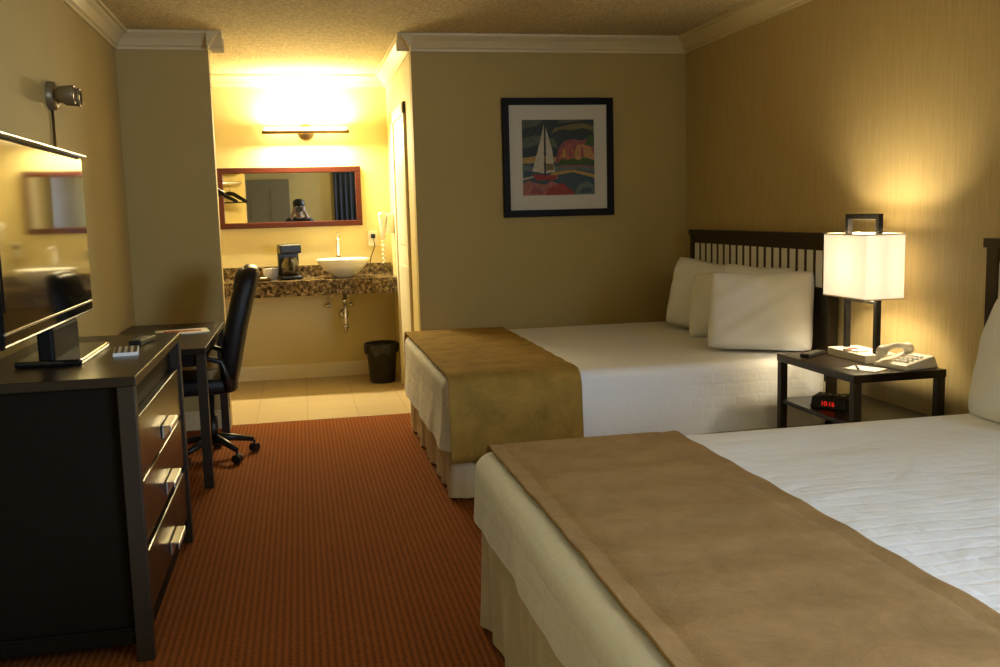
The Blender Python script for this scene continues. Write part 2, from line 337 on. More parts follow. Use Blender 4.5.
def bed(y0,y1,hb0,hb1,x0,x1,label,zb=.24,flare=.02):
    e=thing('bed',(0,0,0),label,'bed',group='double beds in the room')
    B().bb((x0+.04,y0+.04,.30),(x1,y1-.04,.54)).out('mattress','sheet',e,bevel=.04)
    B().bb((x0+.06,y0+.06,.04),(x1,y1-.06,.30)).out('box_base','skirt',e,bevel=.01)
    b=B(); drape(b,x0,x1,y0,y1,.575,zb,flare=flare,wave=.006); b.out('coverlet','quilt',e,label='white quilted coverlet draped over the mattress')
    b=B(); P=rrect(x0+.025,x1,y0+.025,y1-.025,.04,700); n=700
    vs=[]
    for j,z in enumerate((.44,.25,.12,.012)):
        f=j/3
        for p,q,s in P:
            o=.010*f*math.sin(s*40+math.sin(s*9)*2)+.008*f*math.sin(s*17); vs.append((p[0]+q[0]*o,p[1]+q[1]*o,z))
    b.add(vs,[(j*n+i,(j+1)*n+i,(j+1)*n+(i+1)%n,j*n+(i+1)%n) for j in range(3) for i in range(n)],True)
    b.out('bed_skirt','skirt',e,label='pleated cream fabric bed skirt')
    hx0,hx1=XR-.075,XR-.02
    h=B(); zt=1.17
    h.bb((hx0,hb0,0),(hx1,hb0+.06,zt-.03)).bb((hx0,hb1-.06,0),(hx1,hb1,zt-.03))
    h.bb((hx0-.004,hb0-.015,zt-.035),(hx1,hb1+.015,zt)).bb((hx0+.003,hb0+.06,zt-.085),(hx1-.005,hb1-.06,zt-.035))
    h.bb((hx0+.005,hb0+.06,.42),(hx1-.005,hb1-.06,.90))
    n=18
    for i in range(1,n):
        y=hb0+.06+(hb1-hb0-.12)*i/n; h.bb((hx0+.006,y-.012,.90),(hx0+.008,y+.012,zt-.085))
    hb=h.out('headboard','darkwood',e,bevel=.0008,label='espresso wood headboard with a row of slats')
    B().bb((hx0+.0078,hb0+.06,.90),(hx0+.020,hb1-.06,zt-.085)).out('backing_panel','slatback',hb,label='pale panel behind the slats')
    return e
b1=bed(4.22,5.98,4.27,5.98,.61,XR-.08,'double bed with white quilted coverlet beside the picture wall')
b2=bed(1.18,2.93,1.46,3.17,.495,XR-.08,'double bed with white quilted coverlet by the window side',zb=.37,flare=.0)
def runner(x0,x1,y0,y1,label,mat,zt=.575,off=.034,zlo=.2,ww=1):
    path=[];r=.07
    for k in range(9): path.append((y0-off-.015*(1-k/8),zlo+(zt-r-zlo)*k/8))
    for an in range(15,90,15): an=math.radians(an); path.append((y0-off+(r+off*.5)*(1-math.cos(an)),zt-r+(r+.012)*math.sin(an)))
    K=40
    for k in range(K+1): path.append((y0+.06+(y1-y0-.12)*k/K,zt+.012+.002*math.sin(k*1.3)))
    for an in range(75,0,-15): an=math.radians(an); path.append((y1+off-(r+off*.5)*(1-math.cos(an)),zt-r+(r+.012)*math.sin(an)))
    for k in range(8,-1,-1): path.append((y1+off+.015*(1-k/8),zlo+(zt-r-zlo)*k/8))
    xs=[x0,x0+.004,x0+.045,x0+.049]+[x0+.06+(x1-x0-.12)*i/14 for i in range(15)]+[x1-.049,x1-.045,x1-.004,x1]
    b=B();vs=[];W=len(xs)
    for j,(y,z) in enumerate(path):
        for i,x in enumerate(xs):
            side=1 if z<zt-.05 else 0
            f=(1-(z-zlo)/(zt-zlo))
            w=(.012*math.sin(x*24+j*.1)+.007*math.sin(x*47+1))*side*f+.012*side*f
            lift=0 if (i in(2,3,W-4,W-3)) else .003
            dy=(-1 if j<len(path)/2 else 1)
            wx=(.002*math.sin(j*.22)+.001*math.sin(j*.7))*ww
            vs.append((x+wx,y+dy*(w+lift*side),z+(lift if not side else 0)))
    b.add(vs,[(j*W+i,j*W+i+1,(j+1)*W+i+1,(j+1)*W+i) for j in range(len(path)-1) for i in range(W-1)],True)
    o=b.out('bed_runner',mat,solid=.006); return tag(o,label,'bed runner','suede bed runners')
runner(.62,1.24,4.22,5.98,'golden brown suede bed runner across the bed by the picture wall','runner')
runner(.55,1.175,1.18,2.93,'tan suede bed runner across the bed by the window side','runner2')

def pillow(loc,w,h,t,yaw,lean,label,roll=0,seed=0,name='pillow',g='white bed pillows'):
    b=B();N=34;rnd=random.Random(seed);ph=[rnd.uniform(0,6) for _ in range(6)]
    for sgn in (1,-1):
        vs=[]
        for j in range(N+1):
            for i in range(N+1):
                u=-1+2*i/N;v=-1+2*j/N
                th=(max(0,(1-abs(u)**3.2))*max(0,(1-abs(v)**3.2)))**.5
                wr=.012*math.sin(5*u+ph[0]+2*v)*math.sin(4*v+ph[1])+.007*math.sin(10*u+ph[2]+4*v)*math.sin(8*v+ph[3])
                x=w/2*u*(1-.03*(1-v*v)-.05*v**4*u*u) ; y=h/2*v*(1-.04*(1-u*u)-.07*u**4*v*v) - (.014*(1-abs(u))*(v+1)/2) + .010*u*math.sin(ph[4])
                bend=.018*math.sin(2.0*u+ph[4])*(1+.4*v)+.010*math.sin(3*v+ph[5])
                vs.append((x,y,sgn*(t/2*th*(1-.2*v)+wr*th)+bend))
        f=[(j*(N+1)+i,j*(N+1)+i+1,(j+1)*(N+1)+i+1,(j+1)*(N+1)+i) for j in range(N) for i in range(N)]
        if sgn<0:f=[q[::-1] for q in f]
        b.add(vs,f,True)
    o=b.out(name,'sheet'); 
    bm=bmesh.new();bm.from_mesh(o.data);bmesh.ops.remove_doubles(bm,verts=bm.verts,dist=.0008);bm.to_mesh(o.data);bm.free()
    for p in o.data.polygons:p.use_smooth=True
    wv=Vector((math.sin(yaw),math.cos(yaw),0)); fw=Vector((math.cos(yaw),-math.sin(yaw),0))
    hv=(fw*math.sin(lean)+Vector((0,0,1))*math.cos(lean)).normalized(); nv=wv.cross(hv)
    m=Matrix((( wv.x,hv.x,nv.x),(wv.y,hv.y,nv.y),(wv.z,hv.z,nv.z))).to_4x4()
    m=m@Matrix.Rotation(roll,4,'Z'); m.translation=Vector(loc); o.matrix_world=m
    return tag(o,label,'pillow',g)
pillow((2.39,5.38,.785),.52,.44,.18,a(-30),a(16),'white pillow leaning on the far end of the headboard',seed=1,roll=a(5))
pillow((2.37,5.04,.77),.48,.41,.18,a(-42),a(18),'white pillow propped beside the other pillows',seed=2,roll=a(-4))
pillow((2.40,4.78,.79),.42,.43,.14,a(-36),a(8),'white pillow mostly hidden behind the plump pillow',seed=3,roll=a(4))
pillow((2.29,4.50,.785),.53,.43,.22,a(-64),a(20),'plump white pillow resting beside the nightstand',seed=9,roll=a(2))
pillow((2.42,2.55,.81),.62,.50,.13,a(0),a(8),'white pillow against the second headboard',seed=5)
pillow((2.31,2.59,.80),.64,.50,.16,a(0),a(14),'white pillow stacked against the other pillow',seed=6)

# ------------------------------------------------------------ nightstand
nx0,nx1,ny0,ny1,nz=2.15,2.57,3.42,4.06,.63
e=thing('nightstand',((nx0+nx1)/2,(ny0+ny1)/2,0),'espresso nightstand with open shelf between the beds','nightstand')
hx,hy=(nx1-nx0)/2,(ny1-ny0)/2
B().bb((-hx,-hy,nz-.035),(hx,hy,nz)).out('top','darkwood',e,bevel=.004)
for sx in (-1,1):
    for sy in (-1,1):
        B().box((sx*(hx-.02),sy*(hy-.02),(nz-.035)/2),(.035,.035,nz-.035)).out('leg','legmetal',e,bevel=.003)
B().bb((-hx+.01,-hy+.01,.40),(hx-.01,hy-.01,.42)).out('shelf','darkwood',e,bevel=.002)
B().bb((-hx+.01,-hy+.01,.12),(hx-.01,hy-.01,.14)).out('shelf','darkwood',e,bevel=.002)
e=thing('clock_radio',(2.27,3.78,.4205),'black clock radio with red digits on the nightstand shelf','clock',rz=a(-55))
b=B(); vs=[(-.08,-.05,0),(.08,-.05,0),(.08,.05,0),(-.08,.05,0),(-.076,-.038,.05),(.076,-.038,.05),(.076,.042,.058),(-.076,.042,.058)]
b.add(vs,[(0,3,2,1),(4,5,6,7),(0,1,5,4),(1,2,6,5),(2,3,7,6),(3,0,4,7)]); b.out('case','blackplastic',e,bevel=.005)
cu=bpy.data.curves.new('digits','FONT'); cu.body='10:16'; cu.size=.029; cu.align_x='CENTER'; cu.extrude=.0004; cu.materials.append(M['digits'])
to=bpy.data.objects.new('digits_src',cu); COL.objects.link(to); bpy.context.view_layer.update()
me=bpy.data.meshes.new_from_object(to.evaluated_get(bpy.context.evaluated_depsgraph_get())); bpy.data.objects.remove(to)
do=bpy.data.objects.new('digits',me); COL.objects.link(do); do.parent=e; do.location=(0,-.0478,.014); do.rotation_euler=(a(76.5),0,0); do['label']='glowing red time digits'
for i in range(4):
    B().box((-.045+i*.03,.01,.0555),(.018,.010,.005)).out('button','silver',e,bevel=.001)
lx,ly=2.42,3.80
e=thing('table_lamp',(lx,ly,nz),'table lamp with rectangular linen shade and black frame','lamp')
B().box((0,0,.018),(.15,.30,.036)).out('base','ivory',e,bevel=.003,label='pale rectangular lamp base')
b=B()
for s in (-1,1): b.box((0,s*.115,.325),(.024,.024,.58))
b.box((0,0,.625),(.024,.254,.024)); b.box((0,0,.255),(.02,.23,.012)); b.out('pole','blackframe',e,bevel=.002,label='black square loop frame')
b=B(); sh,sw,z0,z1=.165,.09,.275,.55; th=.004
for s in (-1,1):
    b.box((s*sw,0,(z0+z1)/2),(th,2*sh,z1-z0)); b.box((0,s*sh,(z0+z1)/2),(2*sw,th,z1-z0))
so=b.out('lamp_shade','shade',e,label='cream linen shade with an added even glow')
for z in (z0,z1):
    b=B()
    for s in (-1,1): b.box((s*sw,0,z),(.006,2*sh+.006,.006)); b.box((0,s*sh,z),(2*sw,.006,.006))
    b.out('shade_trim','shadeedge',so)
B().tube([(0,0,.26),(0,0,.33)],.016).out('socket','bronze',e)
B().lathe([(0.0,.33),(.012,.335),(.022,.37),(.022,.385),(.014,.405),(0,.41)],n=20).out('light_bulb','bulb',e)
e=thing('telephone',(2.46,3.535,nz),'ivory desk telephone with handset on the nightstand','telephone',rz=a(-78))
b=B(); vs=[(-.09,-.09,0),(.09,-.09,0),(.09,.09,0),(-.09,.09,0),(-.085,-.085,.022),(.085,-.085,.022),(.08,.075,.050),(-.08,.075,.050)]
b.add(vs,[(0,3,2,1),(4,5,6,7),(0,1,5,4),(1,2,6,5),(2,3,7,6),(3,0,4,7)]); ph=b.out('base','ivory',e,bevel=.006)
hs=[(-.058,-.085+.17*k/10,.060+.022*math.sin(math.pi*k/10)) for k in range(11)]
rr=[.022,.024,.016,.013,.012,.012,.012,.013,.016,.024,.022]
B().tube(hs,rr,14).out('handset','ivory',e)
for i in range(3):
    for j in range(4):
        B().box((.0+i*.026,-.052+j*.026,.030+.0045*j),(.018,.014,.01)).out('key','paper',e,bevel=.002)
B().tube([(-.06+.01*math.cos(k*1.2),-.095,.03+.001*k+.008*math.sin(k*1.2)) for k in range(24)],.003,6).out('cord','ivory',e)
def remote(loc,rz,label):
    e=thing('remote_control',loc,label,'remote control',rz=rz)
    B().box((0,0,.010),(.17,.045,.018)).out('body','blackplastic',e,bevel=.005)
    for i in range(6):
        for j in range(3): B().box((-.06+i*.02,-.012+j*.012,.0195),(.009,.007,.003)).out('button','silver',e)
remote((2.26,3.93,nz),a(35),'black television remote control lying on the nightstand')
o=tag(B().box((0,0,.002),(.10,.14,.004)).out('notepad','paper'),'white notepad lying beside the telephone','notepad');o.location=(2.27,3.53,nz);o.rotation_euler=(0,0,.5)
e=thing('pen',(2.25,3.56,nz+.008),'slim dark pen resting on the notepad','pen',rz=1.1)
B().tube([(-.06,0,0),(.055,0,0)],.004,10).out('barrel','blackplastic',e);B().tube([(.055,0,0),(.068,0,0)],[.004,.001],10).out('tip','silver',e)
e=thing('brochure',(2.38,3.78,nz+.036),'small red and white folded card on the lamp base','card',rz=.2)
b=B();b.box((0,0,.004),(.06,.09,.008));b.out('pages','paper',e);B().box((0,0.02,.0085),(.058,.04,.001)).out('cover_print','red',e)

# ------------------------------------------------------------ dresser
dx0,dx1,dy0,dy1,dz=XL+.01,-.49,2.91,4.03,.87
cx,cy=(dx0+dx1)/2,(dy0+dy1)/2;hx,hy=(dx1-dx0)/2,(dy1-dy0)/2
e=thing('dresser',(cx,cy,0),'espresso wood dresser with three drawers and metal handles','dresser')
B().bb((-hx,-hy,dz-.03),(hx+.005,hy,dz)).out('top','darkwood',e,bevel=.003)
b=B(); b.bb((-hx+.02,-hy+.03,.10),(hx-.04,hy-.03,dz-.03)).bb((-hx+.02,-hy+.02,.05),(hx-.02,hy-.02,.10)).bb((-hx+.05,-hy+.015,.05),(hx-.05,-hy+.03,.09)); b.out('body','darkwood2',e,bevel=.003)
for sx,sy in ((-1,-1),(-1,1),(1,-1),(1,1)):
    B().box((sx*(hx-.025),sy*(hy-.02),(dz-.03)/2),(.05,.04,dz-.03)).out('leg','legmetal',e,bevel=.003)
for zc in (.645,.445,.225):
    dr=B().box((hx-.025,0,zc-.01),(.03,2*hy-.09,.19)).out('drawer','drawer',e,bevel=.004)
    h=B(); h.box((hx+.008,.05,zc-.035),(.030,.19,.005)).box((hx+.021,.05,zc-.048),(.005,.19,.020)).box((hx-.005,.05,zc-.058),(.006,.19,.040)); h.out('handle','pull',dr,bevel=.0015,label='brushed metal recessed pull handle')
tx=-.77; 
e=thing('television',(tx,3.25,dz),'flat black television on the dresser','television')
b=B(); b.box((-.02,0,.402),(.05,1.12,.566)); body=b.out('casing','gloss',e,bevel=.012,seg=3)
B().box((.0065,.0,.443),(.003,1.07,.455)).out('screen','gloss',e,label='glossy dark screen')
B().box((.0,0,.688),(.045,1.12,.008)).out('trim_strip','silver',e,bevel=.003,label='silver strip along the top edge')
B().box((.007,0,.160),(.004,1.1,.005)).out('bezel_strip','silver',e)
b=B();b.box((-.03,.16,.065),(.05,.36,.11));b.out('neck','matte',e,bevel=.01)
b=B();b.box((-.02,.18,.010),(.20,.46,.020));b.out('stand','gloss',e,bevel=.008,seg=3)
remote((-.585,3.72,dz),a(80),'black remote control on the dresser beside the booklet')
e=thing('booklet',(-.60,3.46,dz),'folded guest booklet with striped cover on the dresser','booklet',rz=a(8))
b=B();b.box((0,0,.006),(.08,.18,.012));b.out('pages','paper',e,bevel=.001)
b=B()
for k in range(4): b.box((-.030+k*.020,0,.0125),(.010,.17,.001))
b.out('cover_print','blackplastic',e)

# ------------------------------------------------------------ desk
kx0,kx1,ky0,ky1,kz=XL+.01,-.47,4.80,6.02,.70
cx,cy=(kx0+kx1)/2,(ky0+ky1)/2;hx,hy=(kx1-kx0)/2,(ky1-ky0)/2
e=thing('desk',(cx,cy,0),'dark wood writing desk against the wall beyond the dresser','desk')
B().bb((-hx,-hy,kz-.03),(hx,hy,kz)).out('top','darkwood',e,bevel=.003)
B().bb((-hx+.03,-hy+.02,kz-.09),(hx-.03,hy-.02,kz-.03)).out('apron','darkwood2',e)
for sx in (-1,1):
    for sy in (-1,1): B().box((sx*(hx-.025),sy*(hy-.025),(kz-.03)/2),(.045,.045,kz-.03)).out('leg','legmetal',e,bevel=.002)
e=thing('booklet',(-.66,5.55,kz),'open paper booklet lying on the desk','booklet',rz=a(10))
B().box((0,0,.003),(.28,.21,.006)).out('pages','paper',e,bevel=.001); B().box((0,.0,.0065),(.20,.07,.001)).out('cover_print','red',e)

# ------------------------------------------------------------ office chair
e=thing('office_chair',(-.52,5.45,0),'black leather swivel office chair pulled up to the desk','chair',rz=a(4))
def pad(b,c,d,p=4,bend=0,rot=None,N=14):
    vs=[];
    for j in range(N+1):
        th=-math.pi/2+math.pi*j/N
        for i in range(2*N):
            phi=2*math.pi*i/(2*N)
            f=lambda x,ee:math.copysign(abs(x)**ee,x)
            ee=2/p
            v=Vector((d[0]/2*f(math.cos(th),ee)*f(math.cos(phi),ee),d[1]/2*f(math.cos(th),ee)*f(math.sin(phi),ee),d[2]/2*f(math.sin(th),ee)))
            if bend: v.x+=bend*(v.z/d[2]*2)**2 - bend*.8*(v.y/d[1]*2)**2
            if rot is not None: v=rot@v
            vs.append(v+Vector(c))
    n=2*N
    b.add(vs,[(j*n+i,j*n+(i+1)%n,(j+1)*n+(i+1)%n,(j+1)*n+i) for j in range(N) for i in range(n)],True)
b=B(); pad(b,(-.06,0,.43),(.42,.44,.10),p=5); b.out('seat','leather',e)
R=Matrix.Rotation(a(14),3,'Y')
b=B(); pad(b,(.165,0,.74),(.115,.44,.68),p=4,bend=.02,rot=R); pad(b,(.22,0,.97),(.12,.38,.16),p=3,rot=R); b.out('backrest','leather',e)
for s in (-1,1):
    b=B(); b.tube([(.10,s*.23,.41),(.09,s*.25,.50),(.07,s*.25,.57),(-.02,s*.25,.60),(-.14,s*.25,.59),(-.18,s*.25,.54),(-.16,s*.24,.45),(-.14,s*.22,.41)],.015,10); b.out('armrest','blackplastic',e)
B().tube([(0,0,.08),(0,0,.24),(0,0,.2401),(0,0,.40)],[.03,.03,.018,.018],16).out('column','blackplastic',e)
for k in range(5):
    an=2*math.pi*k/5+.25; c,s=math.cos(an),math.sin(an)
    B().tube([(0.02*c,.02*s,.115),(.11*c,.11*s,.10),(.22*c,.22*s,.075)],[.024,.02,.014],10).out('leg','blackplastic',e)
    b=B(); rt=Matrix.Rotation(an+.5,3,'Z')
    for q in (-.012,.012):
        p0=rt@Vector((0,q-.008,0));p1=rt@Vector((0,q+.008,0)); cc=Vector((.225*c,.225*s,.026)); b.tube([cc+p0,cc+p1],.025,16)
    b.tube([(.225*c,.225*s,.03),(.225*c,.225*s,.07)],.008,8); b.out('caster','blackplastic',e)

# ------------------------------------------------------------ vanity
vf=7.45; vx0,vx1=XL+.01,OR-.01
e=thing('vanity_counter',((vx0+vx1)/2,7.72,0),'brown speckled granite vanity counter mounted on the wall','counter')
c0=Vector(((vx0+vx1)/2,7.72,0)); W=(vx1-vx0)/2
B().bb((-W,vf-c0.y,.80),(W,D2-.005-c0.y,.84)).out('worktop','granite',e,bevel=.004)
B().bb((-W,vf-c0.y,.72),(W,vf+.025-c0.y,.80)).out('apron','granite',e,bevel=.003)
B().bb((-W,D2-.03-c0.y,.84),(W,D2-.005-c0.y,.93)).out('backsplash','granite',e,bevel=.002)
sx_,sy_=.335,7.68
e=thing('vessel_sink',(sx_,sy_,.8405),'white porcelain vessel bowl sink on the granite counter','sink')
B().lathe([(0,.0),(.07,0),(.085,.01),(.15,.06),(.20,.12),(.21,.145),(.203,.147),(.19,.125),(.14,.07),(.07,.025),(.02,.02),(0,.02)],n=48).out('bowl','porcelain',e)
B().lathe([(0,.024),(.022,.023),(.024,.021)],n=20).out('drain','chrome',e)
e=thing('faucet',(.31,7.92,.8405),'tall chrome faucet behind the bowl sink','faucet')
B().tube([(0,0,0),(0,0,.27),(0,-.01,.295),(0,-.04,.30),(0,-.13,.285)],[.018,.016,.016,.014,.012],16).out('spout','chrome',e)
B().lathe([(0,0),(.028,0),(.028,.012),(.018,.018)],n=24).out('base','chrome',e)
B().tube([(0,0,.30),(0,.01,.33),(0,-.05,.345)],.006,10).out('handle','chrome',e)
e=thing('drain_pipe',(.335,7.72,0),'chrome drain pipe and trap under the counter','pipe')
pth=[(0,0,.799),(0,0,.44)]+[(0,.05-.05*math.cos(t),.44-.05*math.sin(t)) for t in [math.pi*k/8 for k in range(1,9)]]+[(0,.1,.48),(0,.13,.51),(0,.27,.52)]
B().tube(pth,.014,14).out('trap','chrome',e)
B().lathe([(.014,0),(.025,0),(.025,.03),(.014,.03)],c=(0,0,.43),n=20).out('nut','chrome',e)
B().lathe([(.014,0),(.023,0),(.023,.03),(.014,.03)],c=(0,0,.64),n=20).out('nut','chrome',e)
B().lathe([(.015,0),(.04,0),(.036,.01),(.015,.01)],c=(0,.255,.52),n=20,axis='y').out('flange','chrome',e)
for k,xx in enumerate((-.13,.06)):
    B().tube([(xx,.27,.60),(xx,.20,.60),(xx*.6,.19,.70),(xx*.4,.17,.799)],.006,8).out('supply_line','chrome',e)
    B().lathe([(0,0),(.018,.0),(.018,.02),(0,.02)],c=(xx,.18,.60),n=16,axis='y').out('valve','chrome',e)
e=thing('coffee_maker',(-.08,7.72,.841),'black drip coffee maker with glass carafe on the counter','coffee maker',rz=a(8))
b=B(); b.box((0,0,.014),(.17,.22,.028)).box((0,.075,.14),(.16,.07,.24)).box((0,-.005,.235),(.165,.20,.07)); b.out('body','blackplastic',e,bevel=.012,seg=3)
B().lathe([(0,.032),(.055,.034),(.066,.06),(.066,.11),(.05,.15),(.046,.16),(.05,.17)],c=(0,-.035,0),n=28).out('carafe','glassdark',e)
B().tube([(0,-.10,.15),(.0,-.135,.145),(0,-.14,.10),(0,-.10,.07)],.008,8).out('handle','blackplastic',e)
B().lathe([(.0,.275),(.06,.272),(.065,.268)],n=24).out('lid','blackplastic',e)
for i,(xx,yy,l) in enumerate(((-.25,7.66,'white paper cup beside the coffee maker'),(-.20,7.74,'white paper cup at the back of the counter'))):
    o=B().lathe([(0,0),(.026,0),(.034,.085),(.036,.087),(.032,.085),(.024,.004),(0,.004)],n=24).out('cup','paper'); o.location=(xx,yy,.841); tag(o,l,'cup','paper cups on the counter')
o=B().box((0,0,.012),(.09,.06,.024)).out('soap_bar','teal',bevel=.006); o.location=(-.43,7.58,.841); tag(o,'pale teal wrapped soap bar on the counter','soap')
e=thing('tray',(-.30,7.56,.841),'small brown tray with condiment packets on the counter','tray')
b=B();b.box((0,0,.006),(.16,.11,.006));
for s in(-1,1): b.box((s*.078,0,.012),(.004,.11,.018)); b.box((0,s*.053,.012),(.16,.004,.018))
b.out('body','bronze',e)
B().box((.02,.0,.018),(.05,.06,.018)).out('packets','paper',e,bevel=.003)
mx0,mx1,mz0,mz1=-.61,.52,1.24,1.72
e=thing('wall_mirror',((mx0+mx1)/2,D2,(mz0+mz1)/2),'wide wall mirror in a dark mahogany frame above the vanity','mirror')
w_,h_=(mx1-mx0)/2,(mz1-mz0)/2;fw=.045
b=B();b.bb((-w_,-.03,-h_),(w_,-.002,-h_+fw)).bb((-w_,-.03,h_-fw),(w_,-.002,h_)).bb((-w_,-.03,-h_+fw),(-w_+fw,-.002,h_-fw)).bb((w_-fw,-.03,-h_+fw),(w_,-.002,h_-fw)); b.out('frame','mahogany',e,bevel=.005)
B().bb((-w_+fw-.005,-.014,-h_+fw-.005),(w_-fw+.005,-.008,h_-fw+.005)).out('mirror_glass','mirror',e)
e=thing('vanity_light',(.10,D2,1.995),'bronze bar vanity light glowing above the mirror','wall light')
B().lathe([(0,-.025),(.05,-.022),(.065,-.008),(.065,0)],n=32,axis='y').out('base','bronze',e)
B().tube([(0,-.02,0),(0,-.09,0)],.012).out('arm','bronze',e)
B().tube([(-.34,-.10,-.006),(.34,-.10,-.006)],.013,14).out('bar','bronze',e)
B().tube([(-.32,-.085,.022),(.32,-.085,.022)],.010,12).out('light_tube','tube',e,label='glowing glass tube')
e=thing('power_outlet',(.60,D2,1.13),'white wall outlet plate beside the mirror','outlet')
B().box((0,-.004,0),(.075,.008,.12)).out('plate','white',e,bevel=.002); B().box((0,-.02,.02),(.035,.03,.035)).out('plug','blackplastic',e,bevel=.003)
B().tube([(0,-.03,.01),(.01,-.05,-.06),(-.03,-.05,-.16),(-.04,-.06,-.24),(.0,-.08,-.26)],.004,8).out('cord','blackplastic',e)
e=thing('hair_dryer',(OR,7.74,1.25),'white wall mounted hair dryer in its holder','hair dryer')
B().box((-.03,0,.0),(.06,.09,.16)).out('holder','porcelain',e,bevel=.01)
B().tube([(-.09,-.0,.09),(-.09,-.0,.02),(-.09,0,-.12)],[.032,.030,.018],16).out('body','porcelain',e)
B().tube([(-.09,-.05,.06),(-.09,.05,.06)],[.028,.034],16).out('nozzle','porcelain',e)
B().tube([(-.09+.012*math.cos(k*.9),.012*math.sin(k*.9),-.12-.005*k) for k in range(40)],.004,6).out('cord','porcelain',e)
e=thing('waste_basket',(.60,7.58,.002),'black plastic waste basket with liner under the counter','waste bin')
B().lathe([(0,.003),(.095,0),(.10,.01),(.125,.30),(.13,.305),(.122,.30),(.095,.012),(0,.012)],n=32).out('body','blackplastic',e)
b=B();n=72;vs=[]
for j,(r,z) in enumerate(((.134,.235),(.138,.27),(.138,.308),(.126,.316),(.118,.24))):
    for k in range(n): q=2*math.pi*k/n; rr_=r+.005*math.sin(q*11+j)*(1 if j<2 else .4); vs.append((rr_*math.cos(q),rr_*math.sin(q),z+.012*math.sin(q*7)*(j==0)))
b.add(vs,[(j*n+k,j*n+(k+1)%n,(j+1)*n+(k+1)%n,(j+1)*n+k) for j in range(4) for k in range(n)],True); b.out('liner','blackplastic',e,label='loose black bin liner folded over the rim')
e=thing('coat_rack',(-.72,D1+.1,1.66),'metal coat rail with shelf on the partition wall','coat rack')
b=B(); b.tube([(-.27,.12,0),(.22,.12,0)],.011,12)
for s in(-.25,.20): b.tube([(s,0,.0),(s,.12,0)],.008,8); b.tube([(s,0,.10),(s,.24,.10)],.008,8)
b.out('rail','chrome',e); B().box((-.02,.13,.115),(.48,.26,.012)).out('shelf','white',e)
def hanger():
    b=B()
    b.tube([(0,0,-.07),(0,0,-.02),(.012,0,.0),(.018,0,.014),(.008,0,.027),(-.008,0,.026),(-.015,0,.015)],.003,6)
    c=B(); c.tube([(-.20,0,-.155),(-.19,0,-.145),(-.05,0,-.078),(0,0,-.068),(.05,0,-.078),(.19,0,-.145),(.20,0,-.155)],[.012,.016,.020,.020,.020,.016,.012],10); c.tube([(-.195,0,-.155),(.195,0,-.155)],.006,8)
    return b,c
base=None
for i,(xx,rz) in enumerate(((-.84,a(40)),(-.72,a(30)),(-.62,a(38)))):
    e=thing('coat_hanger',(xx,D1+.22,1.63),'dark wooden coat hanger hanging on the rail','hanger',rz=rz,group='hangers on the coat rail')
    if base is None:
        hk,c=hanger(); base=[hk.out('hook','chrome',e),c.out('arm','blackframe',e)]
    else:
        for o in base: q=o.copy(); COL.objects.link(q); q.parent=e

# ------------------------------------------------------------ wall picture
px0,px1,pz0,pz1=1.33,2.085,1.28,2.05
e=thing('framed_picture',((px0+px1)/2,D1,(pz0+pz1)/2),'black framed coastal sailboat painting with white mat','picture')
w_,h_,fw=(px1-px0)/2,(pz1-pz0)/2,.045
b=B();b.bb((-w_,-.03,-h_),(w_,-.002,-h_+fw)).bb((-w_,-.03,h_-fw),(w_,-.002,h_)).bb((-w_,-.03,-h_+fw),(-w_+fw,-.002,h_-fw)).bb((w_-fw,-.03,-h_+fw),(w_,-.002,h_-fw)); b.out('frame','blackframe',e,bevel=.004)
M['mat']=pm('picture_mat',(.62,.60,.50),.8,var=.02)
B().bb((-w_+fw-.003,-.012,-h_+fw-.003),(w_-fw+.003,-.006,h_-fw+.003)).out('mat_board','mat',e)
cols=dict(sky=(.03,.045,.05),cloud=(.09,.11,.08),cloud2=(.17,.14,.05),sea=(.05,.09,.11),sea2=(.12,.16,.14),hill=(.38,.12,.06),hill2=(.44,.22,.09),hill3=(.27,.08,.09),tree=(.05,.10,.03),gold=(.42,.27,.08),sail=(.50,.47,.36),hull=(.30,.05,.04),rocks=(.34,.14,.11),wave=(.40,.36,.26),mast=(.04,.03,.03))
for k,c in cols.items(): M['p_'+k]=pm('paint_'+k,c,.7,scale=45,var=.5)
keys=list(cols)
A=.245
b=B();lay=[0]
def poly(col,pts):
    b.cur=keys.index(col); y=-.0125-.0002*lay[0]; lay[0]+=1
    b.add([(-A+2*A*u,y,-A+2*A*v) for u,v in pts],[tuple(range(len(pts)))])
poly('sky',[(0,0),(1,0),(1,1),(0,1)])
poly('sea',[(0,0),(1,0),(1,.5),(0,.5)])
poly('cloud',[(0,.62),(.25,.68),(.5,.62),(.45,.75),(.2,.8),(0,.76)]); poly('cloud2',[(.4,.82),(.55,.87),(.7,.86),(.85,.89),(1,.84),(1,.91),(.85,.95),(.7,.94),(.45,.89)]); poly('cloud',[(0,.88),(.2,.92),(.3,1),(0,1)]); poly('cloud',[(.5,.95),(.8,.98),(.9,1),(.5,1)])
poly('gold',[(0,.42),(.5,.45),(.5,.50),(.25,.53),(0,.50)])
poly('hill3',[(.45,.42),(.5,.62),(.58,.72),(.7,.74),(.82,.72),(.92,.76),(1,.74),(1,.4)])
poly('hill',[(.5,.45),(.55,.62),(.66,.68),(.72,.6),(.74,.45)]); poly('hill2',[(.72,.46),(.76,.66),(.88,.68),(.96,.62),(1,.5),(1,.45)])
for k in range(5): poly('hill3' if k%2 else 'gold',[(.55+.085*k,.5),(.565+.085*k,.60+.03*(k%2)),(.59+.085*k,.61+.02*(k%3)),(.60+.085*k,.5)])
poly('tree',[(.48,.42),(.55,.49),(.62,.46),(.7,.49),(.78,.46),(.85,.5),(1,.46),(1,.4),(.5,.38)])
poly('tree',[(.86,.66),(.90,.75),(.94,.8),(1,.78),(1,.64)])
